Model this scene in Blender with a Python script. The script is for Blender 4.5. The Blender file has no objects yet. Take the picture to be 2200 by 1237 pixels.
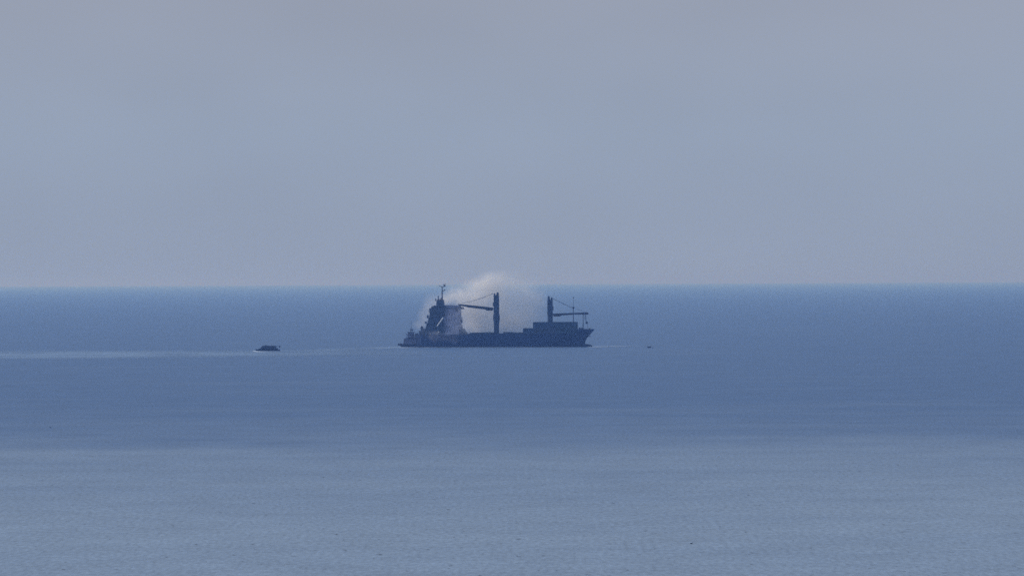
import bpy, bmesh, math, random
from mathutils import Vector, Matrix

random.seed(7)
sc = bpy.context.scene
C = sc.collection

# ------------------------------------------------------------------ camera, sky, sun, exposure
MPP = 0.26                    # metres per photo pixel at the ship
DIST = 3000.0                 # metres from the lens to the ship
F_PX = DIST / MPP
EYE = 36.81
SEA_R = 60000.0
cam_d = bpy.data.cameras.new('camera')
cam = bpy.data.objects.new('camera', cam_d)
C.objects.link(cam)
cam_d.sensor_width = 36.0
cam_d.lens = 36.0 * F_PX / 2200.0
cam_d.clip_start = 1.0
cam_d.clip_end = 200000.0
PITCH = math.atan(14.6 / F_PX)
ROLL = math.radians(-0.25)
cam.matrix_world = (Matrix.Translation((0, 0, EYE)) @ Matrix.Rotation(math.pi / 2 - PITCH, 4, 'X')
                    @ Matrix.Rotation(ROLL, 4, 'Z'))
sc.camera = cam

SUN_EL = math.radians(32)
SUN_AZ = math.radians(-78)     # from +Y (the view direction) towards -X: left and a little beyond
world = bpy.data.worlds.new('World')
sc.world = world
world.use_nodes = True
wn = world.node_tree
for n in list(wn.nodes):
    wn.nodes.remove(n)


def N(tree, kind, **kw):
    n = tree.nodes.new(kind)
    for k, v in kw.items():
        if k.startswith('i_'):
            key = k[2:]
            key = int(key) if key.isdigit() else key.replace('_', ' ')
            n.inputs[key].default_value = v
        else:
            setattr(n, k, v)
    return n


def L(tree, a, b):
    tree.links.new(a, b)


w_out = N(wn, 'ShaderNodeOutputWorld')
w_bg = N(wn, 'ShaderNodeBackground', i_Strength=1.0)
w_sky = N(wn, 'ShaderNodeTexSky', sky_type='NISHITA', sun_disc=False, sun_elevation=SUN_EL,
          sun_rotation=SUN_AZ, altitude=0.0, air_density=1.6, dust_density=6.0, ozone_density=2.0)
w_tc = N(wn, 'ShaderNodeTexCoord')
w_sep = N(wn, 'ShaderNodeSeparateXYZ')
w_max = N(wn, 'ShaderNodeMath', operation='MAXIMUM', i_1=0.004)
w_com = N(wn, 'ShaderNodeCombineXYZ')
L(wn, w_tc.outputs['Generated'], w_sep.inputs[0])
L(wn, w_sep.outputs[0], w_com.inputs[0]); L(wn, w_sep.outputs[1], w_com.inputs[1])
L(wn, w_sep.outputs[2], w_max.inputs[0]); L(wn, w_max.outputs[0], w_com.inputs[2])
L(wn, w_com.outputs[0], w_sky.inputs[0])
w_scale = N(wn, 'ShaderNodeVectorMath', operation='SCALE'); w_scale.inputs['Scale'].default_value = 0.07
L(wn, w_sky.outputs[0], w_scale.inputs[0])
# the even layer of thin overcast, a little pinker higher up
w_ramp = N(wn, 'ShaderNodeValToRGB')
w_ramp.color_ramp.elements[0].position = 0.0
w_ramp.color_ramp.elements[0].color = (0.330, 0.395, 0.530, 1)
w_ramp.color_ramp.elements[1].position = 0.055
w_ramp.color_ramp.elements[1].color = (0.352, 0.398, 0.508, 1)
e = w_ramp.color_ramp.elements.new(0.028); e.color = (0.342, 0.416, 0.550, 1)
e = w_ramp.color_ramp.elements.new(0.6); e.color = (0.36, 0.46, 0.66, 1)
L(wn, w_sep.outputs[2], w_ramp.inputs[0])
w_mix = N(wn, 'ShaderNodeMix', data_type='RGBA'); w_mix.inputs[0].default_value = 0.85
L(wn, w_scale.outputs[0], w_mix.inputs[6]); L(wn, w_ramp.outputs[0], w_mix.inputs[7])
# faint cloud streaks
w_map = N(wn, 'ShaderNodeMapping'); w_map.inputs['Scale'].default_value = (15, 15, 34)
w_noise = N(wn, 'ShaderNodeTexNoise', i_Scale=1.0, i_Detail=3.0, i_Roughness=0.45)
L(wn, w_tc.outputs['Generated'], w_map.inputs[0]); L(wn, w_map.outputs[0], w_noise.inputs['Vector'])
w_mr = N(wn, 'ShaderNodeMapRange'); w_mr.inputs[1].default_value = 0.3; w_mr.inputs[2].default_value = 0.7
w_mr.inputs[3].default_value = 0.965; w_mr.inputs[4].default_value = 1.035
L(wn, w_noise.outputs[0], w_mr.inputs[0])
w_fin = N(wn, 'ShaderNodeVectorMath', operation='SCALE')
L(wn, w_mix.outputs[2], w_fin.inputs[0]); L(wn, w_mr.outputs[0], w_fin.inputs['Scale'])
L(wn, w_fin.outputs[0], w_bg.inputs[0]); L(wn, w_bg.outputs[0], w_out.inputs[0])

sun_d = bpy.data.lights.new('sun', 'SUN')
sun_d.energy = 2.3
sun_d.angle = math.radians(12)
sun_d.color = (1.0, 0.93, 0.88)
sun = bpy.data.objects.new('sun', sun_d)
C.objects.link(sun)
sdir = Vector((math.sin(SUN_AZ) * math.cos(SUN_EL), math.cos(SUN_AZ) * math.cos(SUN_EL), math.sin(SUN_EL)))
sun.rotation_euler = (-sdir).to_track_quat('-Z', 'Y').to_euler()

sc.view_settings.view_transform = 'Standard'
sc.view_settings.look = 'None'
sc.view_settings.gamma = 1.0
sc.view_settings.use_curve_mapping = False
sc.view_settings.exposure = 0.0
sc.render.engine = 'CYCLES'
sc.cycles.max_bounces = 12
sc.cycles.volume_bounces = 10
sc.cycles.volume_step_rate = 1.0
sc.cycles.volume_max_steps = 256
sc.cycles.use_denoising = False


# ------------------------------------------------------------------ helpers
def water_point(px, py, z=0.0):
    """the place on the sea that the photograph shows at a pixel (for measuring positions)"""
    d = cam.matrix_world.to_3x3() @ Vector(((px - 1100) / F_PX, -(py - 618.5) / F_PX, -1))
    t = (z - EYE) / d.z
    return Vector((0, 0, EYE)) + d * t


def tag(o, label=None, cat=None, group=None, kind=None):
    if label: o['label'] = label
    if cat: o['category'] = cat
    if group: o['group'] = group
    if kind: o['kind'] = kind
    return o


def empty(name, loc, rz=0.0, label=None, cat=None, group=None):
    o = bpy.data.objects.new(name, None)
    C.objects.link(o)
    o.location = loc
    o.rotation_euler = (0, 0, rz)
    return tag(o, label, cat, group)


class MB:
    """collects shapes and links them as one mesh object"""
    def __init__(self):
        self.v, self.f = [], []

    def add(self, vs, fs):
        b = len(self.v)
        self.v += [tuple(v) for v in vs]
        self.f += [tuple(i + b for i in f) for f in fs]
        return self

    def box(self, x0, x1, y0, y1, z0, z1):
        return self.add([(x0, y0, z0), (x1, y0, z0), (x1, y1, z0), (x0, y1, z0),
                         (x0, y0, z1), (x1, y0, z1), (x1, y1, z1), (x0, y1, z1)],
                        [(0, 3, 2, 1), (4, 5, 6, 7), (0, 1, 5, 4), (1, 2, 6, 5), (2, 3, 7, 6), (3, 0, 4, 7)])

    def prism(self, pts, y0, y1):
        """outline in x,z given a thickness in y"""
        n = len(pts)
        vs = [(x, y0, z) for x, z in pts] + [(x, y1, z) for x, z in pts]
        fs = [tuple(range(n)), tuple(range(2 * n - 1, n - 1, -1))]
        fs += [(i, (i + 1) % n, (i + 1) % n + n, i + n) for i in range(n)]
        return self.add(vs, fs)

    def bar(self, p, q, r, r2=None, seg=6):
        p, q = Vector(p), Vector(q)
        r2 = r if r2 is None else r2
        d = (q - p).normalized()
        a = d.orthogonal().normalized()
        b = d.cross(a)
        vs = []
        for c, rr in ((p, r), (q, r2)):
            for k in range(seg):
                t = 2 * math.pi * (k + .5) / seg
                vs.append(c + (a * math.cos(t) + b * math.sin(t)) * rr)
        fs = [(k, (k + 1) % seg, (k + 1) % seg + seg, k + seg) for k in range(seg)]
        fs += [tuple(range(seg - 1, -1, -1)), tuple(range(seg, 2 * seg))]
        return self.add(vs, fs)

    def lathe(self, cx, cy, prof, seg=16):
        vs, fs = [], []
        for r, z in prof:
            for k in range(seg):
                t = 2 * math.pi * k / seg
                vs.append((cx + r * math.cos(t), cy + r * math.sin(t), z))
        for j in range(len(prof) - 1):
            for k in range(seg):
                a, b = j * seg + k, j * seg + (k + 1) % seg
                fs.append((a, b, b + seg, a + seg))
        fs.append(tuple(range(seg - 1, -1, -1)))
        m = (len(prof) - 1) * seg
        fs.append(tuple(range(m, m + seg)))
        return self.add(vs, fs)

    def build(self, name, mat, parent=None, bevel=0.0):
        me = bpy.data.meshes.new(name)
        me.from_pydata(self.v, [], self.f)
        me.validate()
        bm = bmesh.new(); bm.from_mesh(me)
        bmesh.ops.recalc_face_normals(bm, faces=bm.faces)
        bm.to_mesh(me); bm.free()
        me.materials.append(mat)
        o = bpy.data.objects.new(name, me)
        C.objects.link(o)
        if parent: o.parent = parent
        if bevel:
            m = o.modifiers.new('bevel', 'BEVEL'); m.width = bevel; m.segments = 1
        return o


def paint(name, col, rough=0.6, var=0.25, scale=0.6, stain=None, stain_amt=0.4, spec=0.15, streak=True):
    """weathered paint: colour patches and vertical streaks of dirt or rust"""
    m = bpy.data.materials.new(name)
    m.use_nodes = True
    t = m.node_tree
    p = t.nodes['Principled BSDF']
    p.inputs['Roughness'].default_value = rough
    p.inputs['Specular IOR Level'].default_value = spec
    tc = N(t, 'ShaderNodeTexCoord')
    n1 = N(t, 'ShaderNodeTexNoise', i_Scale=scale, i_Detail=5.0, i_Roughness=0.6)
    L(t, tc.outputs['Object'], n1.inputs['Vector'])
    mr = N(t, 'ShaderNodeMapRange')
    mr.inputs[1].default_value = .25; mr.inputs[2].default_value = .75
    mr.inputs[3].default_value = 1 - var; mr.inputs[4].default_value = 1 + var
    L(t, n1.outputs[0], mr.inputs[0])
    sc_ = N(t, 'ShaderNodeVectorMath', operation='SCALE')
    sc_.inputs[0].default_value = col[:3]
    L(t, mr.outputs[0], sc_.inputs['Scale'])
    last = sc_.outputs[0]
    if stain:
        mp = N(t, 'ShaderNodeMapping')
        mp.inputs['Scale'].default_value = (1.1, 1.1, 0.12) if streak else (.35, .35, .35)
        L(t, tc.outputs['Object'], mp.inputs[0])
        n2 = N(t, 'ShaderNodeTexNoise', i_Scale=1.0, i_Detail=4.0, i_Roughness=0.7)
        L(t, mp.outputs[0], n2.inputs['Vector'])
        m2 = N(t, 'ShaderNodeMapRange')
        m2.inputs[1].default_value = .52; m2.inputs[2].default_value = .72
        m2.inputs[3].default_value = 0; m2.inputs[4].default_value = stain_amt
        L(t, n2.outputs[0], m2.inputs[0])
        mx = N(t, 'ShaderNodeMix', data_type='RGBA')
        L(t, m2.outputs[0], mx.inputs[0]); L(t, last, mx.inputs[6])
        mx.inputs[7].default_value = (*stain, 1)
        last = mx.outputs[2]
    L(t, last, p.inputs['Base Color'])
    bp = N(t, 'ShaderNodeBump', i_Strength=0.25, i_Distance=0.03)
    L(t, n1.outputs[0], bp.inputs['Height']); L(t, bp.outputs[0], p.inputs['Normal'])
    return m


M = {
    'hull': paint('hull_blue', (0.004, 0.020, 0.070), stain=(0.03, 0.03, 0.045), stain_amt=.3),
    'boot': paint('boot_topping', (0.010, 0.018, 0.035), stain=(0.03, 0.03, 0.03), stain_amt=.3),
    'deck': paint('deck_paint', (0.03, 0.05, 0.07)),
    'crane': paint('crane_blue', (0.010, 0.028, 0.065), stain=(0.05, 0.045, 0.05), stain_amt=.3),
    'jib': paint('jib_dark', (0.012, 0.014, 0.022)),
    'wire': paint('wire_grey', (0.06, 0.07, 0.085), var=.1),
    'mast': paint('mast_dark', (0.015, 0.018, 0.03)),
    'mast_pale': paint('mast_grey', (0.07, 0.10, 0.16)),
    'rail': paint('rail_grey', (0.10, 0.12, 0.16), var=.1),
    'pale': paint('white_paint', (0.72, 0.76, 0.80), var=.08, spec=.4),
    'glass': paint('dark_glass', (0.010, 0.014, 0.022), rough=.15, var=.1, spec=.5),
    'box_a': paint('container_blue', (0.018, 0.045, 0.095), stain=(0.06, 0.045, 0.05), stain_amt=.4),
    'box_b': paint('container_slate', (0.026, 0.045, 0.080), stain=(0.06, 0.045, 0.05), stain_amt=.4),
    'box_c': paint('container_teal', (0.018, 0.050, 0.085), stain=(0.05, 0.045, 0.05), stain_amt=.4),
    'tug': paint('tug_hull', (0.008, 0.018, 0.045)),
    'tug_house': paint('tug_house', (0.060, 0.08, 0.15), var=.35, scale=1.2),
    'rubber': paint('rubber', (0.012, 0.014, 0.022), rough=.9),
    'launch': paint('launch_navy', (0.006, 0.014, 0.026)),
    'launch_top': paint('launch_cabin', (0.010, 0.022, 0.042)),
    'bird': paint('bird_dark', (0.015, 0.016, 0.02), rough=.9),
}


def sooty_paint():
    """white deckhouse paint scorched over its after half"""
    m = bpy.data.materials.new('sooty_white_paint')
    m.use_nodes = True
    t = m.node_tree
    p = t.nodes['Principled BSDF']
    p.inputs['Roughness'].default_value = .7
    p.inputs['Specular IOR Level'].default_value = .2
    tc = N(t, 'ShaderNodeTexCoord')
    n = N(t, 'ShaderNodeTexNoise', i_Scale=.22, i_Detail=5.0, i_Roughness=.65)
    L(t, tc.outputs['Object'], n.inputs['Vector'])
    s = N(t, 'ShaderNodeSeparateXYZ'); L(t, tc.outputs['Object'], s.inputs[0])
    a = N(t, 'ShaderNodeMapRange')                       # aft to fore
    a.inputs[1].default_value = -35.5; a.inputs[2].default_value = -30.0
    a.inputs[3].default_value = -.35; a.inputs[4].default_value = .45
    L(t, s.outputs[0], a.inputs[0])
    ad = N(t, 'ShaderNodeMath', operation='ADD')
    L(t, n.outputs[0], ad.inputs[0]); L(t, a.outputs[0], ad.inputs[1])
    r = N(t, 'ShaderNodeValToRGB')
    r.color_ramp.elements[0].position = .42; r.color_ramp.elements[0].color = (.022, .045, .085, 1)
    r.color_ramp.elements[1].position = .78; r.color_ramp.elements[1].color = (.27, .30, .44, 1)
    L(t, ad.outputs[0], r.inputs[0])
    n2 = N(t, 'ShaderNodeTexNoise', i_Scale=1.2, i_Detail=4.0)
    L(t, tc.outputs['Object'], n2.inputs['Vector'])
    mr = N(t, 'ShaderNodeMapRange')
    mr.inputs[1].default_value = .3; mr.inputs[2].default_value = .7
    mr.inputs[3].default_value = .75; mr.inputs[4].default_value = 1.2
    L(t, n2.outputs[0], mr.inputs[0])
    v = N(t, 'ShaderNodeVectorMath', operation='SCALE')
    L(t, r.outputs[0], v.inputs[0]); L(t, mr.outputs[0], v.inputs['Scale'])
    L(t, v.outputs[0], p.inputs['Base Color'])
    return m


M['house'] = sooty_paint()


# ------------------------------------------------------------------ the sea
def sea_material():
    m = bpy.data.materials.new('sea_water')
    m.use_nodes = True
    t = m.node_tree
    p = t.nodes['Principled BSDF']
    p.inputs['IOR'].default_value = 1.33
    tc = N(t, 'ShaderNodeTexCoord')

    def noise(scale, sx, sy, detail=3.0, rough=.55):
        mp = N(t, 'ShaderNodeMapping'); mp.inputs['Scale'].default_value = (sx, sy, 1)
        L(t, tc.outputs['Object'], mp.inputs[0])
        n = N(t, 'ShaderNodeTexNoise', i_Scale=scale, i_Detail=detail, i_Roughness=rough)
        L(t, mp.outputs[0], n.inputs['Vector'])
        return n.outputs[0]

    def rng(src, a, b, c, d, smooth=False):
        r = N(t, 'ShaderNodeMapRange')
        if smooth: r.interpolation_type = 'SMOOTHSTEP'
        for k, v in enumerate((a, b, c, d)): r.inputs[k + 1].default_value = v
        L(t, src, r.inputs[0])
        return r.outputs[0]

    def mth(op, a, b):
        n = N(t, 'ShaderNodeMath', operation=op)
        for k, v in enumerate((a, b)):
            if isinstance(v, (int, float)): n.inputs[k].default_value = v
            else: L(t, v, n.inputs[k])
        return n.outputs[0]

    sep = N(t, 'ShaderNodeSeparateXYZ'); L(t, tc.outputs['Object'], sep.inputs[0])
    # paler inshore: smoother water's sky reflection painted into the colour, with a ragged border
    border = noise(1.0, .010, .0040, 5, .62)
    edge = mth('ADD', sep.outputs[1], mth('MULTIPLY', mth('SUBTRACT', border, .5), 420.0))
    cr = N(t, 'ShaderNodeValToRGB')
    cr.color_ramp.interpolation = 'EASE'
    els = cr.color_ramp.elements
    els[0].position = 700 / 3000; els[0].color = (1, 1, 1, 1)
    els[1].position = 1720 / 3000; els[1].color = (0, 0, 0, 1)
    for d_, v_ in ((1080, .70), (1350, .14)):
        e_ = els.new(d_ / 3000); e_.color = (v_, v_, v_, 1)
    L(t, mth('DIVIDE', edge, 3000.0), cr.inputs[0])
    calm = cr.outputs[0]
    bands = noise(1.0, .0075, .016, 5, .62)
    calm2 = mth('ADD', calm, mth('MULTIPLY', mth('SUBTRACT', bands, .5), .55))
    sky_sheen = mth('MINIMUM', mth('MAXIMUM', calm2, 0.0), 1.0)
    # small waves, their light and shaded faces painted into the colour as dashes
    wave_s = noise(1.0, 1.3, .26, 3, .65)
    wave_m = noise(1.0, .07, .045, 4, .6)
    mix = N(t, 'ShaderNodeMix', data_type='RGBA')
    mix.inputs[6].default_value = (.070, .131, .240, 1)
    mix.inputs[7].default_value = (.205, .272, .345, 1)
    L(t, sky_sheen, mix.inputs[0])
    ws = rng(wave_s, .3, .7, .76, 1.24)
    wm = rng(wave_m, .3, .7, .91, 1.09)
    dash = rng(noise(1.0, .8, .17, 2, .5), .665, .74, 1.0, .45)
    tot = mth('MULTIPLY', mth('MULTIPLY', ws, wm), dash)
    sc_ = N(t, 'ShaderNodeVectorMath', operation='SCALE')
    L(t, mix.outputs[2], sc_.inputs[0]); L(t, tot, sc_.inputs['Scale'])
    L(t, sc_.outputs[0], p.inputs['Base Color'])
    p.inputs['Roughness'].default_value = .5
    L(t, mth('ADD', .12, mth('MULTIPLY', sky_sheen, .16)), p.inputs['Specular IOR Level'])
    bump = N(t, 'ShaderNodeBump', i_Strength=.35, i_Distance=.25)
    L(t, mth('ADD', wave_s, mth('MULTIPLY', wave_m, 2.0)), bump.inputs['Height'])
    L(t, bump.outputs[0], p.inputs['Normal'])
    return m


rings = [0, 300, 700, 1200, 2000, 3000, 4500, 7000, 11000, 17000, 30000, SEA_R]
vs, fs, SEG = [(0, 0, 0)], [], 192
for r in rings[1:]:
    for k in range(SEG):
        a = 2 * math.pi * k / SEG
        vs.append((r * math.cos(a), r * math.sin(a), 0))
for k in range(SEG):
    fs.append((0, 1 + k, 1 + (k + 1) % SEG))
for j in range(len(rings) - 2):
    for k in range(SEG):
        a, b = 1 + j * SEG + k, 1 + j * SEG + (k + 1) % SEG
        fs.append((a, a + SEG, b + SEG, b))
sea = MB().add(vs, fs).build('sea', sea_material())
tag(sea, 'calm blue sea reaching to the horizon', kind='structure')


# ------------------------------------------------------------------ the cargo ship
YAW = math.radians(-8)         # bow slightly towards the lens
HB = 7.8                       # half breadth
SHIP_AT = water_point(1085, 745.5)


def X(px, y=-HB):
    return ((px - 1085) * MPP + y * math.sin(YAW)) / math.cos(YAW)


def Z(py):
    return (745.5 - py) * MPP


ship = empty('cargo_ship', SHIP_AT, YAW,
             'dark blue cargo ship with two deck cranes, smoke pouring from its deckhouse', 'cargo ship')


def loft_hull(name, mat, parent, x_stern, stem, levels, half, nst=40, stern_round=.06, bow_pow=2.0, bow_start=.72):
    """stem(z) gives the x of the stem at a height; half(z) the half breadth amidships"""
    vs, fs = [], []
    nl = len(levels)
    for j, z in enumerate(levels):
        for side in (-1, 1):
            for i in range(nst + 1):
                s = i / nst
                s = 1 - (1 - s) ** 1.35
                x = x_stern(z) + s * (stem(z) - x_stern(z))
                b = half(z)
                if s > bow_start:
                    u = (s - bow_start) / (1 - bow_start)
                    b *= max(0.0, 1 - u ** bow_pow(z) if callable(bow_pow) else 1 - u ** bow_pow)
                if s < stern_round:
                    u = 1 - s / stern_round
                    b *= 1 - .35 * u * u
                vs.append((x, side * max(b, .02), z))
    row = nst + 1
    for j in range(nl - 1):
        for sd in (0, 1):
            for i in range(nst):
                a = (j * 2 + sd) * row + i
                fs.append((a, a + 1, a + 1 + 2 * row, a + 2 * row))
        a, b = (j * 2) * row, (j * 2 + 1) * row
        fs.append((a, b, b + 2 * row, a + 2 * row))
        a, b = a + nst, b + nst
        fs.append((a, b, b + 2 * row, a + 2 * row))
    for j in (0, nl - 1):
        for i in range(nst):
            a, b = (j * 2) * row + i, (j * 2 + 1) * row + i
            fs.append((a, a + 1, b + 1, b))
    o = MB().add(vs, fs).build(name, mat, parent)
    for p in o.data.polygons: p.use_smooth = False
    return o


XS = X(892)


def stem_x(z):
    # (height, pixel) pairs of the bow outline
    pts = [(-3, 1255), (Z(744), 1256.5), (Z(738), 1256.5), (Z(733), 1257.5), (Z(727), 1260.5), (Z(720), 1266.5), (Z(713), 1273),
           (Z(707), 1278)]
    for (z0, p0), (z1, p1) in zip(pts, pts[1:]):
        if z <= z1:
            return X(p0 + (p1 - p0) * max(0, (z - z0)) / (z1 - z0), 0)
    return X(pts[-1][1], 0)


def bowp(z):
    return 1.5 + 1.6 * max(0, min(1, z / 9.0))


lv = [-3, -1, 0, .9, 1.0, 2.2, 3.5, 5, 6.2, Z(717.5)]
hull = loft_hull('hull', M['hull'], ship, lambda z: XS + max(0, (2.5 - z)) * .5, stem_x, lv, lambda z: HB - max(0, 1.5 - z) * .12,
                 bow_pow=bowp)
# darker paint band at the waterline, a few centimetres proud
loft_hull('boot_topping', M['boot'], ship, lambda z: XS + max(0, (2.5 - z)) * .5 - .02, lambda z: stem_x(z) + .04,
          [-2.5, -.5, 0, .55, .95], lambda z: HB - max(0, 1.5 - z) * .12 + .04, bow_pow=bowp)

# raised forecastle: same side shell carried up over the last quarter
def fc(s0_px, z0, z1, name):
    vs, fs, n = [], [], 22
    full0, full1 = XS, None
    lvz = [z0, (z0 + z1) / 2, z1]
    for z in lvz:
        st = stem_x(z)
        for side in (-1, 1):
            for i in range(n + 1):
                x = X(s0_px) + (st - X(s0_px)) * (i / n)
                s = (x - XS) / (st - XS)
                # invert the station spacing of the hull
                b = HB
                if s > .72:
                    u = (s - .72) / .28
                    b *= max(0, 1 - u ** bowp(z))
                vs.append((x, side * max(b, .02), z))
    row = n + 1
    for j in range(2):
        for sd in (0, 1):
            for i in range(n):
                a = (j * 2 + sd) * row + i
                fs.append((a, a + 1, a + 1 + 2 * row, a + 2 * row))
        for off in (0, n):
            a, b = j * 2 * row + off, (j * 2 + 1) * row + off
            fs.append((a, b, b + 2 * row, a + 2 * row))
    for i in range(n):
        a, b = 4 * row + i, 5 * row + i
        fs.append((a, a + 1, b + 1, b))
    return MB().add(vs, fs).build(name, M['hull'], ship)


fc(1226, Z(717.5), Z(707.2), 'forecastle')
fc(1090, Z(717.5), Z(716.2), 'bulwark')
# bow bulb
bulb = MB()
prof = [(.05, 4.2), (.7, 3.9), (1.15, 3.2), (1.45, 2.0), (1.5, .5), (1.5, -1.5)]
ring, vs, fs = 12, [], []
for r, dx in prof:
    for k in range(ring):
        a = 2 * math.pi * k / ring
        vs.append((X(1256.5, 0) + dx, r * math.cos(a), .15 + r * math.sin(a)))
for j in range(len(prof) - 1):
    for k in range(ring):
        a, b = j * ring + k, j * ring + (k + 1) % ring
        fs.append((a, b, b + ring, a + ring))
fs.append(tuple(range(ring)))
bulb.add(vs, fs).build('bulbous_bow', M['boot'], ship)

# anchor hanging from the bow
an = MB()
ax, az = X(1266.5, -1.0), Z(721)
an.bar((ax - .3, -1.2, az + .9), (ax, -1.4, az - .5), .13)
an.bar((ax - .7, -1.4, az - .2), (ax, -1.45, az - .7), .2, .14)
an.bar((ax + .7, -1.4, az - .3), (ax, -1.45, az - .7), .2, .14)
an.bar((ax - .9, -1.2, az + .1), (ax - .5, -1.4, az - .3), .16)
an.build('anchor', M['mast'], ship)
MB().bar((ax - 1.2, -1.4, az + 1.7), (ax - .3, -1.25, az + .9), .16).build('hawse_pipe', M['boot'], ship)

# deck edge: coamings, hatch covers, rails, vents
co = MB()
co.box(X(1006), X(1228), -5.9, 5.9, Z(717.4), Z(716.0))
co.build('hatch_coaming', M['hull'], ship)
for a, b, h in ((1008, 1026, .25), (1028, 1044, .45), (1046, 1057, .3), (1080, 1098, .55), (1100, 1119, .3)):
    hc = MB().box(X(a), X(b), -5.6, 5.6, Z(716.0) + .004, Z(716.0) + .1 + h)
    for k in range(5):
        xx = X(a) + (X(b) - X(a)) * (k + .5) / 5
        hc.box(xx - .1, xx + .1, -5.65, 5.65, Z(716.0) + .1 + h, Z(716.0) + .22 + h)
    hc.build('hatch_cover', M['deck'], ship)


def railing(name, x0, x1, y, z, h=1.05, step=1.6, r=.035, parent=ship, across=None):
    m = MB()
    n = max(1, int(abs(x1 - x0) / step))
    for k in range(n + 1):
        x = x0 + (x1 - x0) * k / n
        m.bar((x, y, z), (x, y, z + h), r, seg=4)
    for q in (.5, 1.0):
        m.bar((x0, y, z + h * q), (x1, y, z + h * q), r, seg=4)
    o = m.build(name, M['rail'], parent)
    return o


railing('railing', X(1003), X(1088), -HB + .1, Z(717.5))
railing('railing', X(1240), X(1262), -4.6, Z(707.2), h=.9)
railing('railing', X(896), X(909), -HB + .3, Z(717.5))

# small fittings along the deck
for px_, h_ in ((1035, .9), (1052, 1.1), (1095, 1.0), (1108, .8), (1083, 1.3)):
    MB().bar((X(px_), -6.8, Z(717.5)), (X(px_), -6.8, Z(717.5) + h_), .16).box(
        X(px_) - .3, X(px_) + .3, -7.1, -6.5, Z(717.5) + h_, Z(717.5) + h_ + .22).build('deck_vent', M['crane'], ship)

# ---- deckhouse, one part for each storey (bottom, top, aft edge, fore edge)
storeys = [(717.5, 705.6, 908.5, 986.0), (705.4, 693.6, 914.0, 984.0), (693.4, 681.6, 918.0, 983.5),
           (681.4, 669.6, 921.0, 983.5), (669.4, 655.4, 929.5, 983.5)]
for k, (yb, yt, xa, xf) in enumerate(storeys):
    z0, z1 = Z(yb), Z(yt)
    hw = 7.0 - .25 * k
    pts = [(X(xa), z0), (X(xf), z0), (X(xf - .2), z1 - .25), (X(xa + 2.2), z1 - .25)]
    st = MB().prism(pts, -hw, hw).build('deckhouse_storey', M['house'], ship)
    MB().box(X(xa - 1.2 + (k % 2)), X(xf + (2.2 if k in (0, 3) else 1.2)), -hw - .7, hw + .7, z1 - .245, z1).build('deck_slab', M['house'], ship)
    if k < 4:
        railing('railing', X(xa - 1), X(xf + 1), -hw - .6, z1, step=1.4)
    # windows: dark glass in a raised frame
    nwin = int((xf - xa) / 6)
    if k == 4:
        for q in range(9):
            xx = X(950.5 + q * 4.0)
            w = MB().box(xx, xx + .86, -hw - .02, -hw + .1, z0 + 1.5, z0 + 2.45).build('window', M['glass'], st)
        for q in range(8):
            yy = -hw + .6 + q * 1.5
            MB().box(X(xf - .4), X(xf - .4) + .06, yy, yy + 1.1, z0 + 1.5, z0 + 2.45).build('window', M['glass'], st)
    else:
        for q in range(nwin):
            xx = X(xa + 5 + q * (xf - xa - 8) / nwin)
            MB().box(xx, xx + .55, -hw - .02, -hw + .1, z0 + 1.2, z0 + 1.9).build('window', M['glass'], st)

# sloping foot at the fore end of the deckhouse
MB().prism([(X(989), Z(717.5)), (X(1000), Z(717.5)), (X(995), Z(713)), (X(991), Z(706)), (X(989), Z(706))], -6.2, 6.2).build('breakwater', M['deck'], ship)
# things hanging on the fore face
for px_, a, b in ((992, 680, 693), (992.5, 697, 705)):
    MB().bar((X(px_), -6.5, Z(b)), (X(px_), -6.5, Z(a)), .22).box(X(px_ - 2.5), X(px_ + 1), -6.9, -6.1, Z(b), Z((a + b) / 2)).build('davit', M['mast'], ship)
# bridge wing with its lamps and aerials
bw = MB()
bw.box(X(978), X(990), -8.9, -6.4, Z(664.5), Z(662.9))
bw.box(X(986.5), X(991.5), -8.9, -6.5, Z(662.8), Z(658.8))
bw.box(X(991.7), X(996.8), -8.2, -6.8, Z(663.8), Z(659.6))
bw.bar((X(989), -7.4, Z(658.8)), (X(989), -7.4, Z(655)), .12)
bw.bar((X(994.5), -7.4, Z(659.6)), (X(994.5), -7.4, Z(656.5)), .14)
bw.bar((X(982), -7.4, Z(669)), (X(990), -7.4, Z(664)), .16)
bw.build('bridge_wing', M['mast'], ship)
railing('railing', X(950), X(984), -6.3, Z(655.4), h=.6)

# aft outline: steps and lockers
for a, b, c, d in ((921, 926, 669.4, 661.0), (925.5, 931, 669.4, 657.5), (916, 919, 682, 676), (911, 915, 693.4, 690)):
    MB().box(X(a), X(b), -5.8, -3.4, Z(c), Z(d)).build('locker', M['house'], ship, bevel=.15)

# funnel casing and pipes
fun = MB().prism([(X(934.5), Z(655.4)), (X(950), Z(655.4)), (X(949), Z(645.5)), (X(935), Z(645.5))], -2.6, 2.6).build('funnel', M['house'], ship, bevel=.2)
for a, t, r in ((936.3, 640.5, .32), (941.8, 635.0, .36), (945.2, 641.0, .28), (947.6, 638.0, .26)):
    MB().bar((X(a, 0), 0, Z(646)), (X(a, 0), 0, Z(t)), r, r * .85, seg=10).build('exhaust_pipe', M['mast'], fun)
MB().box(X(935), X(949), -2.0, 2.0, Z(645.4), Z(643.3)).build('funnel_top', M['mast'], fun)

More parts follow.
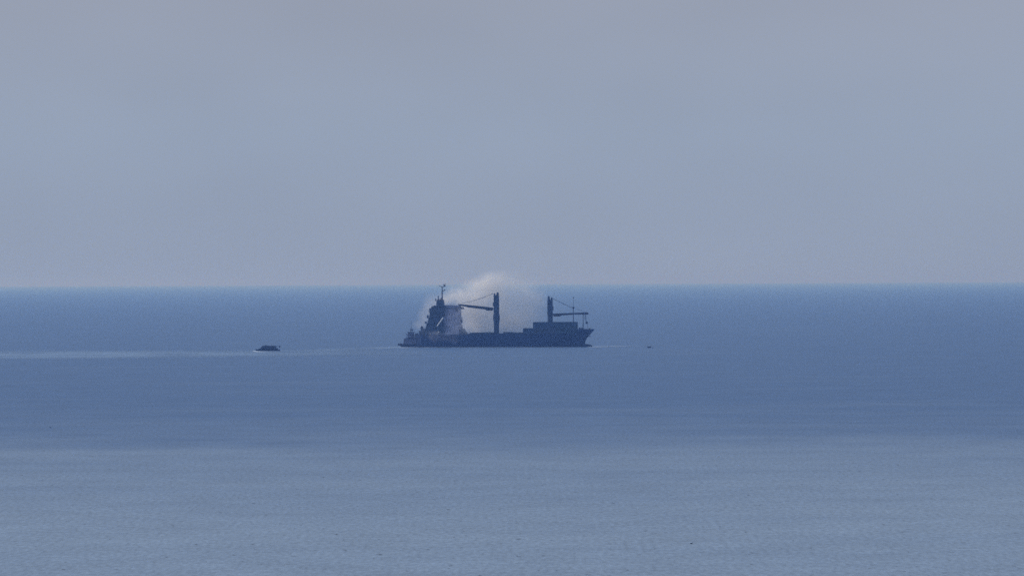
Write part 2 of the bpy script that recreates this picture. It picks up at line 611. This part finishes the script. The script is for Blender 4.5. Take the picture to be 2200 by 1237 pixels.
# main mast
mm = MB()
mm.bar((X(950.2, 0), 0, Z(655.4)), (X(950.2, 0), 0, Z(630)), .42, .33, seg=8)
mm.bar((X(950.2, 0), 0, Z(630)), (X(950.3, 0), 0, Z(616)), .30, .24, seg=8)
mast = mm.build('main_mast', M['mast'], ship)
MB().bar((X(943.5, 0), 0, Z(613.8)), (X(950.3, 0), 0, Z(615.6)), .14, .2).bar((X(950.3, 0), 0, Z(615.8)), (X(957.5, 0), 0, Z(614.2)), .22, .14).build('yardarm', M['mast'], mast)
MB().bar((X(950.3, 0), 0, Z(625.5)), (X(956.5, 0), 0, Z(621.8)), .16, .2).box(X(954.5, 0), X(957.3, 0), -.5, .5, Z(623.2), Z(621.4)).build('lamp_bracket', M['mast'], mast)
MB().box(X(953.5, 0), X(957.3, 0), -.5, .5, Z(614.6), Z(612.4)).bar((X(951.5, 0), 0, Z(611.2)), (X(958.5, 0), 0, Z(609.8)), .16).bar((X(955, 0), 0, Z(612.4)), (X(955, 0), 0, Z(610.6)), .2).build('radar', M['mast'], mast)
MB().bar((X(945, 0), 0, Z(614.2)), (X(945, 0), 0, Z(611.5)), .08).build('aerial', M['mast'], mast)
MB().box(X(948.4, 0), X(952, 0), -.5, .5, Z(629.5), Z(628.5)).build('crosstree', M['mast'], mast)

# pale slanting chute on the deckhouse side
lad = MB()
y_ = -7.75
for o_, r_ in ((0, .2), (.5, .2)):
    lad.bar((X(951.8) + o_ * .7, y_, Z(681.8)), (X(939.0) + o_ * .2, y_, Z(699.5)), r_)
for k in range(14):
    f_ = (k + .5) / 14
    xx = X(951.8) + (X(939.0) - X(951.8)) * f_
    zz = Z(681.8) + (Z(699.5) - Z(681.8)) * f_
    lad.box(xx - .1, xx + .42, y_ - .1, y_ + .1, zz - .06, zz + .06)
lad.prism([(X(945), Z(691)), (X(947.5), Z(691)), (X(953), Z(681.5)), (X(950.6), Z(681.5))], y_ - .05, y_ + .12)
lad.build('gangway', M['pale'], ship)
MB().box(X(940.8), X(944.2), -7.75, -7.2, Z(713), Z(711)).build('life_raft', M['pale'], ship, bevel=.2)

# stern fittings on the poop
MB().prism([(X(901.5), Z(705)), (X(904.3), Z(699.2)), (X(908), Z(702)), (X(907), Z(704)), (X(904), Z(706))], -5.5, -4.3).bar(
    (X(905), -5, Z(717)), (X(904.5), -5, Z(701)), .25).build('stern_davit', M['mast'], ship)
MB().box(X(899), X(911), -6.5, 6.5, Z(717.4), Z(709.5)).box(X(903), X(911), -6.0, 6.0, Z(709.4), Z(705)).build('poop_house', M['house'], ship, bevel=.2)


# ---- cranes on the far side of the deck
def crane(px0, foot, top, waist, jib_pts, sgn, wires, bulge):
    cy = 4.6
    cx = X(px0, cy)
    r0 = 5.6 * MPP
    prof = [(r0, Z(foot)), (r0, Z(foot - 4)), (r0 * 1.02, Z(waist + 16))] if bulge else [(r0 * 1.22, Z(foot)), (r0 * 1.15, Z(foot - 4)), (r0, Z(waist + 6))]
    if bulge:
        prof += [(r0 * 1.15, Z(waist + 10)), (r0 * 1.3, Z(waist + 5)), (r0 * 1.3, Z(waist - 3)), (r0 * 1.02, Z(waist - 9))]
    else:
        prof += [(r0 * 1.0, Z(waist))]
    root = MB().lathe(cx, cy, prof, 14).build('deck_crane', M['crane'], ship)
    zb = prof[-1][1] + .004
    w = 5.4 * MPP
    zt = Z(top + 9)
    MB().prism([(cx - w, zb), (cx + w, zb), (cx + w * .96, zt), (cx - w * .96, zt)], cy - 1.5, cy + 1.5).build('crane_tower', M['crane'], root, bevel=.12)
    # the two head plates with sheaves between them
    for s, a, b, t in ((-1, -1.0, -.42, 0 if sgn > 0 else 2.5), (1, .1, .96, 2.5 if sgn > 0 else 0)):
        x0, x1 = cx + w * a, cx + w * b
        if sgn > 0 and s < 0: x0, x1 = cx - w * .96, cx - w * .05
        if sgn > 0 and s > 0: x0, x1 = cx + w * .35, cx + w * .96
        MB().prism([(x0, zt + .004), (x1, zt + .004), ((x0 * .25 + x1 * .75), Z(top + t)), ((x0 * .8 + x1 * .2), Z(top + t))], cy - 1.2, cy + 1.2).build('head_plate', M['crane'], root)
    MB().bar((cx - .3, cy - .9, zt + .35), (cx - .3, cy + .9, zt + .35), .4, seg=10).build('sheave', M['mast'], root)
    # service platform and cab on the tower
    MB().box(cx + sgn * w * .9, cx + sgn * (w + .45), cy - 1.3, cy + .6, Z(top + 30), Z(top + 22)).build('cab', M['crane'], root, bevel=.1)
    # jib: two tapering box beams with cross ties
    pts = [(X(a, cy), Z(b)) for a, b in jib_pts]
    j = MB().prism(pts, cy - 1.1, cy - .7).prism(pts, cy + .7, cy + 1.1)
    xs = [p_[0] for p_ in pts]
    (xa, za), (xb, zb_) = pts[0], pts[1]
    for k in range(8):
        f_ = (k + .5) / 8
        xx, zz = xa + (xb - xa) * f_, za + (zb_ - za) * f_ - .35
        j.bar((xx, cy - .8, zz), (xx, cy + .8, zz), .12, seg=4)
    j.build('jib', M['jib'], root)
    wr = MB()
    for (a, b, c, d, rr) in wires:
        for yy in (cy - .5, cy + .5):
            # slack wire as a few chords
            n = 8
            p0 = Vector((X(a, cy), yy, Z(b))); p1 = Vector((X(c, cy), yy, Z(d)))
            prev = p0
            for q in range(1, n + 1):
                f_ = q / n
                cur = p0.lerp(p1, f_); cur.z -= .35 * math.sin(math.pi * f_)
                wr.bar(prev, cur, rr, seg=4); prev = cur
    wr.build('wire', M['wire'], root)
    return root


c1 = crane(1066.8, 717.4, 627.5, 681,
           [(1059, 660.5), (985.5, 652.6), (984, 653.6), (988, 655.6), (1008, 660), (1043, 664.5), (1046, 667), (1057, 667), (1060, 665.5)],
           -1, [(1060, 631, 990, 652, .045), (1061, 629.5, 1005, 650.5, .03)], True)
c2 = crane(1182.3, 716, 636.5, 676,
           [(1188, 674.0), (1262, 671.6), (1264, 672.5), (1264, 676.0), (1230, 676.5), (1206, 678), (1203, 680.2), (1190, 680.0)],
           1, [(1187, 640, 1229, 661.5, .045), (1187, 641.5, 1262, 672.5, .035)], False)
# hook block under the forward jib
cy = 4.6
hk = MB()
hk.bar((X(1257, cy), cy, Z(675)), (X(1257.4, cy), cy, Z(689)), .16)
hk.bar((X(1259.4, cy), cy, Z(675)), (X(1259.2, cy), cy, Z(691)), .10)
hk.bar((X(1261.5, cy), cy, Z(692)), (X(1262.5, cy), cy, Z(707)), .05)
hk.build('fall_wire', M['mast_pale'], c2)
MB().lathe(X(1260.6, cy), cy, [(.2, Z(696.4)), (.62, Z(695.4)), (.68, Z(692.6)), (.25, Z(690.8))], 10).build('hook_block', M['mast'], c2)
# posts that carry the jib at the forecastle
jp = MB()
jp.bar((X(1253.2, cy), cy, Z(707.2)), (X(1253.2, cy), cy, Z(676.6)), .17)
jp.bar((X(1252, cy), cy - .9, Z(707.2)), (X(1253.2, cy), cy, Z(690)), .09)
jp.build('jib_rest', M['mast'], ship)

# foremast
fm = MB()
fm.bar((X(1231.8, -1), -1, Z(707.2)), (X(1231.8, -1), -1, Z(662)), .36, .24, seg=8)
fm.bar((X(1231.8, -1), -1, Z(662)), (X(1232.6, -1), -1, Z(638.5)), .11, .08)
f = fm.build('foremast', M['mast_pale'], ship)
MB().lathe(X(1231.8, -1), -1, [(.2, Z(664.8)), (.62, Z(660.4)), (.62, Z(659.6))], 8).build('mast_platform', M['mast'], f)
MB().box(X(1231.4, -1), X(1233.6, -1), -1.25, -.75, Z(640.5), Z(638.6)).build('mast_lamp', M['mast'], f)

# forecastle gear
for a, b, t, n_ in ((1241, 1244, 703.6, 'winch'), (1245.5, 1248, 704.6, 'winch'), (1249, 1251, 705.2, 'bollard'), (1262.5, 1265, 705.3, 'bollard')):
    MB().bar(((X(a) + X(b)) / 2, -3.6, Z(t + 1.5)), ((X(a) + X(b)) / 2, -1.6, Z(t + 1.5)), .42, seg=10).box(X(a), X(b), -3.2, -2, Z(707.2), Z(t + 1)).build(n_, M['deck'], ship)

# ---- containers: each rests on the hatch, so each is a thing
def container(xa, xb, zt_px, zb_px, y0, mat, label):
    root = empty('shipping_container', (0, 0, 0), 0, label, 'container', 'containers stacked before the foremast')
    root.matrix_world = ship_mat @ Matrix.Translation((X(xa), y0, Z(zb_px)))
    ln, h, wd = X(xb) - X(xa), Z(zt_px) - Z(zb_px), 2.44
    # corrugated shell
    vs, fs = [], []
    nc = int(ln / .28)
    prof = []
    for k in range(nc):
        x0 = .18 + (ln - .36) * k / nc
        dx = (ln - .36) / nc
        prof += [(x0, .0), (x0 + dx * .35, .0), (x0 + dx * .5, .05), (x0 + dx * .85, .05)]
    prof.append((ln - .18, 0))
    n = len(prof)
    for x, d in prof: vs += [(x, d + .06, .16), (x, d + .06, h - .14)]
    for x, d in reversed(prof): vs += [(x, wd - d - .06, .16), (x, wd - d - .06, h - .14)]
    m_ = len(vs) // 2
    for k in range(m_):
        a, b = 2 * k, 2 * ((k + 1) % m_)
        fs.append((a, b, b + 1, a + 1))
    fs.append(tuple(range(1, 2 * m_, 2)))
    MB().add(vs, fs).build('side_wall', mat, root)
    fr = MB()
    for x in (0, ln - .18):
        for y in (0, wd - .18): fr.box(x, x + .18, y, y + .18, 0, h)
    for y in (0, wd - .16):
        for z in (0, h - .14): fr.box(.182, ln - .182, y, y + .16, z, z + .14)
    for x in (0, ln - .16):
        for z in (0, h - .14): fr.box(x + .002, x + .158, .182, wd - .182, z, z + .14)
    fr.build('frame', mat, root)
    return root


bpy.context.view_layer.update()
ship_mat = Matrix.Translation(SHIP_AT) @ Matrix.Rotation(YAW, 4, 'Z')
boxes = [
    (1122.6, 1145.4, 704.6, 716.0, M['box_a'], 'short dark blue container standing alone at the after end of the lower tier'),
    (1145.8, 1192.0, 704.6, 716.0, M['box_b'], 'long slate container in the lower tier, behind the short one and under the forward crane'),
    (1192.4, 1238.6, 704.6, 716.0, M['box_c'], 'long dark container in the lower tier reaching to the foremast'),
    (1144.2, 1191.2, 691.6, 704.5, M['box_a'], 'long dark blue container on the upper tier beside the forward crane foot'),
    (1191.6, 1238.8, 691.6, 704.5, M['box_c'], 'long dark container on the upper tier, its fore end just past the foremast'),
]
for xa, xb, t, b, m_, lab in boxes:
    container(xa, xb, t, b, -6.0, m_, lab)


# ------------------------------------------------------------------ the tug at the stern
TY = math.radians(180 - 22)
tug_at = water_point(884, 745.6)
tug = empty('tugboat', tug_at, TY, 'small dark tug with crowded upperworks pushing at the smoking ship\'s stern', 'tug')


def small_hull(mat, parent, L_, B_, fb, sheer, draft=1.0, name='hull', n=18, flare=.12, tr=.85):
    vs, fs = [], []
    lv_ = [-draft, 0, .5, 1.0]
    for j, q in enumerate(lv_):
        for i in range(n + 1):
            s = i / n
            zt = fb + sheer * max(0, (s - .45) / .55) ** 2
            z = q if q < 0 else q * zt
            stem = L_ * (.5 - .07 * (1 - max(q, 0)))
            x = -L_ / 2 + s * (stem + L_ / 2)
            b = B_ / 2 * (1 - flare * (1 - max(0, q)))
            u = max(0, (s - .5) / .5)
            b *= (1 - u ** 2.4)
            if s < .12: b *= tr + (1 - tr) * (s / .12)
            for sd in (-1, 1): vs.append((x, sd * max(b, .03), z))
    row = (n + 1) * 2
    for j in range(len(lv_) - 1):
        for i in range(n):
            for sd in (0, 1):
                a = j * row + i * 2 + sd
                fs.append((a, a + 2, a + 2 + row, a + row))
        fs.append((j * row, j * row + 1, j * row + 1 + row, j * row + row))
        e_ = j * row + n * 2
        fs.append((e_, e_ + 1, e_ + 1 + row, e_ + row))
    j = len(lv_) - 1
    for i in range(n):
        a = j * row + i * 2
        fs.append((a, a + 2, a + 3, a + 1))
    return MB().add(vs, fs).build(name, mat, parent)


small_hull(M['tug'], tug, 14.8, 5.4, 1.7, .5, name='hull')
fd = MB()
fd.bar((7.25, -1.3, 1.5), (7.25, 1.3, 1.5), .62, seg=10)
fd.bar((6.9, -1.2, 1.5), (5.0, -2.1, 1.35), .5, .32, seg=8)
fd.bar((6.9, 1.2, 1.5), (5.0, 2.1, 1.35), .5, .32, seg=8)
fd.build('bow_fender', M['rubber'], tug)
for s in (-1, 1):
    for k in range(5):
        MB().bar((-5.5 + k * 2.2, s * 2.55, 1.0), (-5.5 + k * 2.2, s * 2.85, 1.0), .45, seg=10).build('tyre', M['rubber'], tug)
MB().prism([(-5.0, 1.7), (4.2, 1.7), (3.9, 5.0), (-5.0, 5.0)], -1.9, 1.9).build('cabin', M['tug_house'], tug, bevel=.15)
MB().box(-4.2, 3.0, -2.2, 2.2, 5.004, 5.2).build('boat_deck', M['tug'], tug)
wh = MB().prism([(-1.5, 5.204), (2.0, 5.204), (1.6, 8.3), (-1.3, 8.1)], -1.25, 1.25).build('wheelhouse', M['tug_house'], tug, bevel=.15)
for k in range(3):
    MB().box(-1.1 + k * .9, -.5 + k * .9, -1.31, 1.31, 6.7, 7.5).build('window', M['glass'], wh)
MB().prism([(-1.7, 8.304), (2.1, 8.304), (1.9, 8.6), (-1.5, 8.6)], -1.45, 1.45).build('wheelhouse_roof', M['tug'], tug)
tm = MB().bar((.2, 0, 8.6), (.0, 0, 14.6), .13, .06).bar((.7, 0, 8.6), (.1, 0, 11.0), .09, .07).build('mast', M['mast_pale'], tug)
MB().box(-1.0, .9, -.3, .3, 9.7, 10.1).bar((0, -1.2, 10.8), (0, 1.2, 10.8), .07).build('radar', M['mast'], tm)
for y in (-1.2, 1.2):
    MB().bar((-3.1, y, 5.2), (-3.25, y, 7.9), .48, .42, seg=10).build('exhaust_stack', M['tug'], tug)
MB().bar((3.2, -1.0, 5.0), (3.2, -1.0, 7.2), .14).bar((3.2, -1.0, 7.1), (4.2, -1.3, 7.9), .2, .12).bar((3.1, -1.0, 7.1), (2.7, -1.0, 6.8), .35).build('fire_monitor', M['mast'], tug)
MB().bar((-.8, .7, 8.6), (-.9, .7, 10.1), .12).box(-1.3, -.5, .4, 1.0, 9.4, 9.9).build('searchlight', M['mast'], tug)
MB().box(-4.9, -3.9, -1.8, 1.8, 5.21, 6.6).bar((-4.4, -1, 6.6), (-4.6, -1, 7.9), .16).build('deck_locker', M['tug'], tug)
MB().bar((-5.6, -1, 1.7), (-5.6, -1, 4.6), .14).bar((-5.6, 1, 1.7), (-5.6, 1, 4.6), .14).bar((-5.6, -1.3, 4.5), (-5.6, 1.3, 4.5), .16).build('towing_gantry', M['mast'], tug)
MB().box(-1.0, -.45, -2.75, -2.55, 1.75, 2.3).build('life_ring', M['pale'], tug)
railm = MB()
for k in range(12):
    railm.bar((-4.6 + k * .82, -2.2, 1.7), (-4.6 + k * .82, -2.2, 2.8), .05, seg=4)
railm.bar((-4.6, -2.2, 2.8), (4.5, -2.2, 2.8), .05, seg=4)
railm.build('railing', M['mast_pale'], tug)

# ------------------------------------------------------------------ the motor launch
la_at = water_point(574.5, 753.8)
la = empty('motor_launch', la_at, math.radians(180 + 3), 'low dark motor launch with a long cabin, alone on the pale wake', 'motor boat')
S = (la_at - Vector((0, 0, EYE))).length / F_PX
LL = 54.5 * S
small_hull(M['launch'], la, LL, 3.8, 3.0 * S, 1.1 * S, name='hull')


def lx(px): return (574.5 - px) * S
def lz(py): return (753.9 - py) * S


MB().prism([(lx(597), lz(751)), (lx(552), lz(751)), (lx(556), lz(749)), (lx(561), lz(747.6)), (lx(597), lz(747.6))], -1.5, 1.5).build('coachroof', M['launch_top'], la, bevel=.1)
cb = MB().prism([(lx(593.5), lz(747.58)), (lx(560.5), lz(747.58)), (lx(560), lz(746)), (lx(565), lz(743.4)), (lx(593.5), lz(743.4))], -1.3, 1.3).build('cabin', M['launch_top'], la, bevel=.1)
for k in range(7):
    a = 566 + k * 3.8
    MB().box(lx(a + 2.9), lx(a), -1.33, 1.33, lz(746.4), lz(744.4)).build('window', M['glass'], cb)
MB().box(lx(596.5), lx(562), -1.6, 1.6, lz(743.38), lz(742.7)).build('cabin_roof', M['launch'], la)
MB().box(lx(573), lx(569.5), -.5, .5, lz(742.68), lz(741.4)).bar((lx(571), 0, lz(741.5)), (lx(571), 0, lz(739.5)), .04).build('radar', M['mast'], la)
MB().box(lx(577.5), lx(575.5), -.3, .3, lz(742.68), lz(741.8)).build('horn', M['mast'], la)
MB().bar((lx(583.5), .4, lz(742.7)), (lx(583.8), .4, lz(737.5)), .035).build('aerial', M['mast_pale'], la)
for y in (-1.4, 1.4):
    MB().bar((lx(593), y, lz(743)), (lx(600), y, lz(743.3)), .07).bar((lx(600), y, lz(743.3)), (lx(600.6), y, lz(751)), .07).build('stern_frame', M['mast_pale'], la)
MB().box(lx(602.2), lx(599.3), -.8, .3, lz(746.2), lz(742.6)).build('stern_flag', M['launch_top'], la)

# ------------------------------------------------------------------ the skiff off the bow
sk = empty('skiff', water_point(1395.3, 746.8), math.radians(12), 'tiny dark open skiff off the ship\'s bow', 'small boat')
small_hull(M['rubber'], sk, 2.0, 1.0, .6, .2, draft=.3, name='hull', n=10)
MB().box(-.25, .25, -.4, .4, .45, .5).build('thwart', M['deck'], sk)
MB().box(-1.1, -.85, -.12, .12, .2, .85).build('outboard_motor', M['mast'], sk)
bu = MB().lathe(0, 0, [(.1, -.2), (.35, 0), (.38, .25), (.12, .5)], 10).build('float', M['mast_pale'])
bu.location = water_point(1402.5, 747.3); bu.name = 'marker_buoy'
tag(bu, 'faint low grey float just beyond the skiff', 'buoy')


# ------------------------------------------------------------------ seabirds sitting on the near water
def seabird(px_, py_, rz, s, label):
    r = empty('seabird', water_point(px_, py_), rz, label, 'bird', 'seabirds on the near water')
    prof = [(-.20, .02, .03), (-.13, .06, .05), (0, .10, .07), (.10, .09, .075), (.16, .045, .10), (.17, .035, .18), (.20, .045, .235), (.25, .03, .235), (.31, .008, .225)]
    vs, fs, k8 = [], [], 8
    for x, rad, z in prof:
        for k in range(k8):
            a = 2 * math.pi * k / k8
            vs.append((x * s, rad * math.cos(a) * s, (z + rad * math.sin(a) * .8) * s))
    for j in range(len(prof) - 1):
        for k in range(k8):
            a, b = j * k8 + k, j * k8 + (k + 1) % k8
            fs.append((a, b, b + k8, a + k8))
    fs += [tuple(range(k8)), tuple(range(len(vs) - k8, len(vs)))]
    MB().add(vs, fs).build('body', M['bird'], r)
    for sd in (-1, 1):
        MB().prism([(-.26 * s, .05 * s), (.08 * s, .07 * s), (.09 * s, .13 * s), (-.05 * s, .16 * s)], sd * .085 * s, sd * .115 * s).build('wing', M['bird'], r)
    return r


seabird(108.5, 918.5, math.radians(160), 1.15, 'dark seabird on the water at the far left, below the wake')
seabird(1485.5, 1167.5, math.radians(20), .85, 'dark seabird on the pale near water, low in the picture')


# ------------------------------------------------------------------ wakes and foam
def foam_material(name, amt, sx, sy, lo, hi):
    m = bpy.data.materials.new(name)
    m.use_nodes = True
    t = m.node_tree
    p = t.nodes['Principled BSDF']
    p.inputs['Base Color'].default_value = (.20, .31, .46, 1)
    p.inputs['Roughness'].default_value = .7
    tc = N(t, 'ShaderNodeTexCoord')
    mp = N(t, 'ShaderNodeMapping'); mp.inputs['Scale'].default_value = (sx, sy, 1)
    L(t, tc.outputs['Object'], mp.inputs[0])
    n = N(t, 'ShaderNodeTexNoise', i_Scale=1.0, i_Detail=4.0, i_Roughness=.6)
    L(t, mp.outputs[0], n.inputs['Vector'])
    at = N(t, 'ShaderNodeAttribute', attribute_name='edge')
    r = N(t, 'ShaderNodeMapRange')
    for k, v in enumerate((lo, hi, 0, 1)): r.inputs[k + 1].default_value = v
    L(t, n.outputs[0], r.inputs[0])
    mu = N(t, 'ShaderNodeMath', operation='MULTIPLY'); L(t, r.outputs[0], mu.inputs[0]); L(t, at.outputs['Fac'], mu.inputs[1])
    m2 = N(t, 'ShaderNodeMath', operation='MULTIPLY', i_1=amt); L(t, mu.outputs[0], m2.inputs[0])
    L(t, m2.outputs[0], p.inputs['Alpha'])
    return m


def wake(name, line, mat, label, z=.05, ns=7):
    """line: (px, top py, bottom py, strength) along the wake"""
    dense = []
    for (a, b) in zip(line, line[1:]):
        n = max(2, int(abs(b[0] - a[0]) / 15))
        for k in range(n):
            f_ = k / n
            dense.append(tuple(a[i] + (b[i] - a[i]) * f_ for i in range(4)))
    dense.append(line[-1])
    vs, fs, w_ = [], [], []
    for (px_, t_, b_, s_) in dense:
        jit = random.uniform(-.35, .35)
        for k in range(ns):
            q = k / (ns - 1)
            p_ = water_point(px_, t_ + (b_ - t_) * q + jit, z)
            vs.append(p_)
            w_.append(s_ * math.sin(math.pi * q) ** .8 if 0 < q < 1 else 0)
    for i in range(len(dense) - 1):
        for k in range(ns - 1):
            a = i * ns + k
            fs.append((a, a + 1, a + 1 + ns, a + ns))
    o = MB().add(vs, fs)
    me = bpy.data.meshes.new(name); me.from_pydata([tuple(v) for v in vs], [], fs)
    at = me.attributes.new('edge', 'FLOAT', 'POINT')
    for i, v in enumerate(w_): at.data[i].value = v
    me.materials.append(mat)
    ob = bpy.data.objects.new(name, me); C.objects.link(ob)
    return tag(ob, label, kind='stuff')


wk = foam_material('wake_slick', .85, .022, .010, .10, .55)
fo = foam_material('white_foam', 1.0, .35, .2, .22, .48)
fo.node_tree.nodes['Principled BSDF'].inputs['Base Color'].default_value = (.45, .56, .70, 1)
wake('wake', [(-60, 752, 774, .8), (150, 751, 773, 1.0), (330, 751, 771, .85), (545, 750, 768, .75), (640, 750, 766, .7), (760, 750, 765, .5), (900, 751, 763, .3), (980, 753, 760, 0)], wk,
     'pale smooth wake trailing across the sea past the launch', z=.04)
wake('tug_wake', [(600, 753, 757, 0), (680, 749.5, 755, .6), (760, 746.5, 752, .8), (830, 744.5, 749, 1.0), (866, 743.6, 747.5, 1.0), (880, 744, 747, 0)], wk,
     'thin pale wake behind the tug at the ship\'s stern', z=.08)
wake('bow_wave', [(1262, 743.8, 746.2, .9), (1285, 743.2, 745.6, 1.0), (1310, 742.8, 744.8, .8), (1340, 742.5, 744.6, .35), (1378, 743, 745, 0)], fo,
     'thin white line of foam ahead of the ship\'s bow', z=.08)
wake('hull_foam', [(858, 745.0, 747.2, .7), (905, 745.2, 747.0, .4), (914, 744.0, 747.5, 1), (922, 744.4, 747, .7), (960, 745, 747.0, .5), (1050, 745, 746.6, .35), (1150, 745.2, 746.6, .3), (1250, 745.6, 747, .2)], fo,
     'broken foam along the waterline of the cargo ship and tug', z=.10)
wake('launch_bow_foam', [(542, 753.6, 754.6, .6), (547, 753.0, 755.6, 1.4), (553, 754.0, 756.4, 1.2), (562, 754.4, 756.4, .8), (580, 754.4, 756.0, .4), (604, 754.4, 756, 0)], fo,
     'small patch of foam at the bow of the motor launch', z=.12)


# ------------------------------------------------------------------ smoke
def smoke_material(name, blobs, y_mid, y_rad, dens, noise_scale, n_lo, n_hi, albedo, aniso=.0):
    m = bpy.data.materials.new(name)
    m.use_nodes = True
    t = m.node_tree
    for n_ in list(t.nodes): t.nodes.remove(n_)
    out = N(t, 'ShaderNodeOutputMaterial')
    pv = N(t, 'ShaderNodeVolumePrincipled')
    pv.inputs['Color'].default_value = (*albedo, 1)
    pv.inputs['Anisotropy'].default_value = aniso
    tc = N(t, 'ShaderNodeTexCoord')
    warp = N(t, 'ShaderNodeTexNoise', i_Scale=.055, i_Detail=4.0, i_Roughness=.6)
    L(t, tc.outputs['Object'], warp.inputs['Vector'])
    ws = N(t, 'ShaderNodeVectorMath', operation='SUBTRACT'); ws.inputs[1].default_value = (.5, .5, .5)
    L(t, warp.outputs['Color'], ws.inputs[0])
    wm = N(t, 'ShaderNodeVectorMath', operation='SCALE'); wm.inputs['Scale'].default_value = 15.0
    L(t, ws.outputs[0], wm.inputs[0])
    pos = N(t, 'ShaderNodeVectorMath', operation='ADD')
    L(t, tc.outputs['Object'], pos.inputs[0]); L(t, wm.outputs[0], pos.inputs[1])
    total = None
    for (px_, py_, rx, rz, w_) in blobs:
        mp = N(t, 'ShaderNodeMapping', vector_type='TEXTURE')
        mp.inputs['Location'].default_value = (X(px_, y_mid), y_mid, Z(py_))
        mp.inputs['Scale'].default_value = (rx * MPP, y_rad, rz * MPP)
        L(t, pos.outputs[0], mp.inputs[0])
        dt = N(t, 'ShaderNodeVectorMath', operation='DOT_PRODUCT')
        L(t, mp.outputs[0], dt.inputs[0]); L(t, mp.outputs[0], dt.inputs[1])
        ng = N(t, 'ShaderNodeMath', operation='MULTIPLY', i_1=-1.0); L(t, dt.outputs['Value'], ng.inputs[0])
        ex = N(t, 'ShaderNodeMath', operation='EXPONENT'); L(t, ng.outputs[0], ex.inputs[0])
        mw = N(t, 'ShaderNodeMath', operation='MULTIPLY_ADD', i_1=w_)
        L(t, ex.outputs[0], mw.inputs[0])
        if total is None: mw.inputs[2].default_value = 0
        else: L(t, total, mw.inputs[2])
        total = mw.outputs[0]
    cut = N(t, 'ShaderNodeMath', operation='SUBTRACT', i_1=.04); L(t, total, cut.inputs[0]); cut.use_clamp = False
    mx = N(t, 'ShaderNodeMath', operation='MAXIMUM', i_1=0.0); L(t, cut.outputs[0], mx.inputs[0])
    fb = N(t, 'ShaderNodeTexNoise', i_Scale=noise_scale, i_Detail=5.0, i_Roughness=.6)
    L(t, pos.outputs[0], fb.inputs['Vector'])
    r = N(t, 'ShaderNodeMapRange')
    for k, v in enumerate((n_lo, n_hi, .12, 1.7)): r.inputs[k + 1].default_value = v
    L(t, fb.outputs[0], r.inputs[0])
    mu = N(t, 'ShaderNodeMath', operation='MULTIPLY'); L(t, mx.outputs[0], mu.inputs[0]); L(t, r.outputs[0], mu.inputs[1])
    m2 = N(t, 'ShaderNodeMath', operation='MULTIPLY', i_1=dens); L(t, mu.outputs[0], m2.inputs[0])
    L(t, m2.outputs[0], pv.inputs['Density'])
    L(t, pv.outputs[0], out.inputs['Volume'])
    return m


def smoke_shape(name, outline, y0, y1, mat, label):
    """a rounded closed envelope around the plume"""
    n = len(outline)
    cxm = sum(p[0] for p in outline) / n; czm = sum(p[1] for p in outline) / n
    vs, fs = [], []
    layers = [(y0, .80), (y0 + (y1 - y0) * .2, 1.0), (y0 + (y1 - y0) * .8, 1.0), (y1, .80)]
    for y, s in layers:
        for px_, py_ in outline:
            qx, qy = cxm + (px_ - cxm) * s, czm + (py_ - czm) * s
            vs.append((X(qx, y), y, Z(qy)))
    for j in range(3):
        for k in range(n):
            a, b = j * n + k, j * n + (k + 1) % n
            fs.append((a, b, b + n, a + n))
    fs += [tuple(range(n)), tuple(range(3 * n, 4 * n))]
    o = MB().add(vs, fs).build(name, mat)
    o.matrix_world = ship_mat
    return tag(o, label, kind='stuff')


plume = [(962, 647, 15, 8, 1.8), (984, 636, 22, 12, 1.8), (1008, 625, 26, 14, 1.35), (1036, 613, 26, 13, 1.0), (1060, 602, 24, 13, .62), (1094, 594, 26, 13, .26),
         (1014, 645, 32, 14, 1.4), (1058, 625, 32, 18, 1.0), (1094, 614, 36, 22, .48), (1125, 640, 48, 30, .40), (1145, 672, 44, 34, .34), (1018, 672, 30, 22, 1.7),
         (1078, 668, 36, 26, 1.0), (1036, 700, 42, 15, 1.6), (1115, 696, 40, 20, .60), (930, 654, 15, 18, .50), (913, 680, 13, 18, .28), (901, 700, 14, 11, .16)]
sm = smoke_material('smoke', plume, 21.0, 7.0, .122, .06, .41, .59, (.955, .945, .93))
smoke_shape('smoke', [(868, 712), (872, 680), (892, 640), (925, 608), (965, 582), (1020, 555), (1090, 545), (1155, 560), (1205, 595), (1232, 645), (1230, 695),
                      (1205, 722), (1100, 735), (1000, 737), (920, 733)], 8.6, 36.0, sm, 'pale smoke plume rolling away over the deck of the cargo ship')
wisp = [(978, 690, 16, 20, .8), (985, 668, 12, 12, .5), (990, 706, 18, 9, .9), (950, 718, 20, 6, .35), (935, 727, 16, 9, .5), (962, 732, 18, 9, .35), (905, 712, 10, 8, .3)]
sw = smoke_material('thin_smoke', wisp, -11.0, 1.6, .13, .22, .35, .66, (.82, .86, .97))
smoke_shape('smoke_wisp', [(885, 735), (890, 715), (925, 700), (955, 665), (975, 648), (1000, 655), (1008, 690), (1012, 712), (1000, 738), (960, 744), (900, 744)],
            -14.0, -8.3, sw, 'thin smoke and spray drifting low across the ship\'s after side')

# ------------------------------------------------------------------ haze
hm = bpy.data.materials.new('haze')
hm.use_nodes = True
t = hm.node_tree
for n_ in list(t.nodes): t.nodes.remove(n_)
out = N(t, 'ShaderNodeOutputMaterial')
pv = N(t, 'ShaderNodeVolumePrincipled')
pv.inputs['Color'].default_value = (.28, .50, 1.0, 1)      # short wavelengths scatter most
pv.inputs['Absorption Color'].default_value = (1, 1, 1, 1)
pv.inputs['Density'].default_value = 1.04e-4
pv.inputs['Anisotropy'].default_value = 0.66
L(t, pv.outputs[0], out.inputs['Volume'])
hz = MB().box(-62000, 62000, -62000, 62000, -6, 62).build('haze', hm)
tag(hz, 'pale blue haze over the sea', kind='stuff')
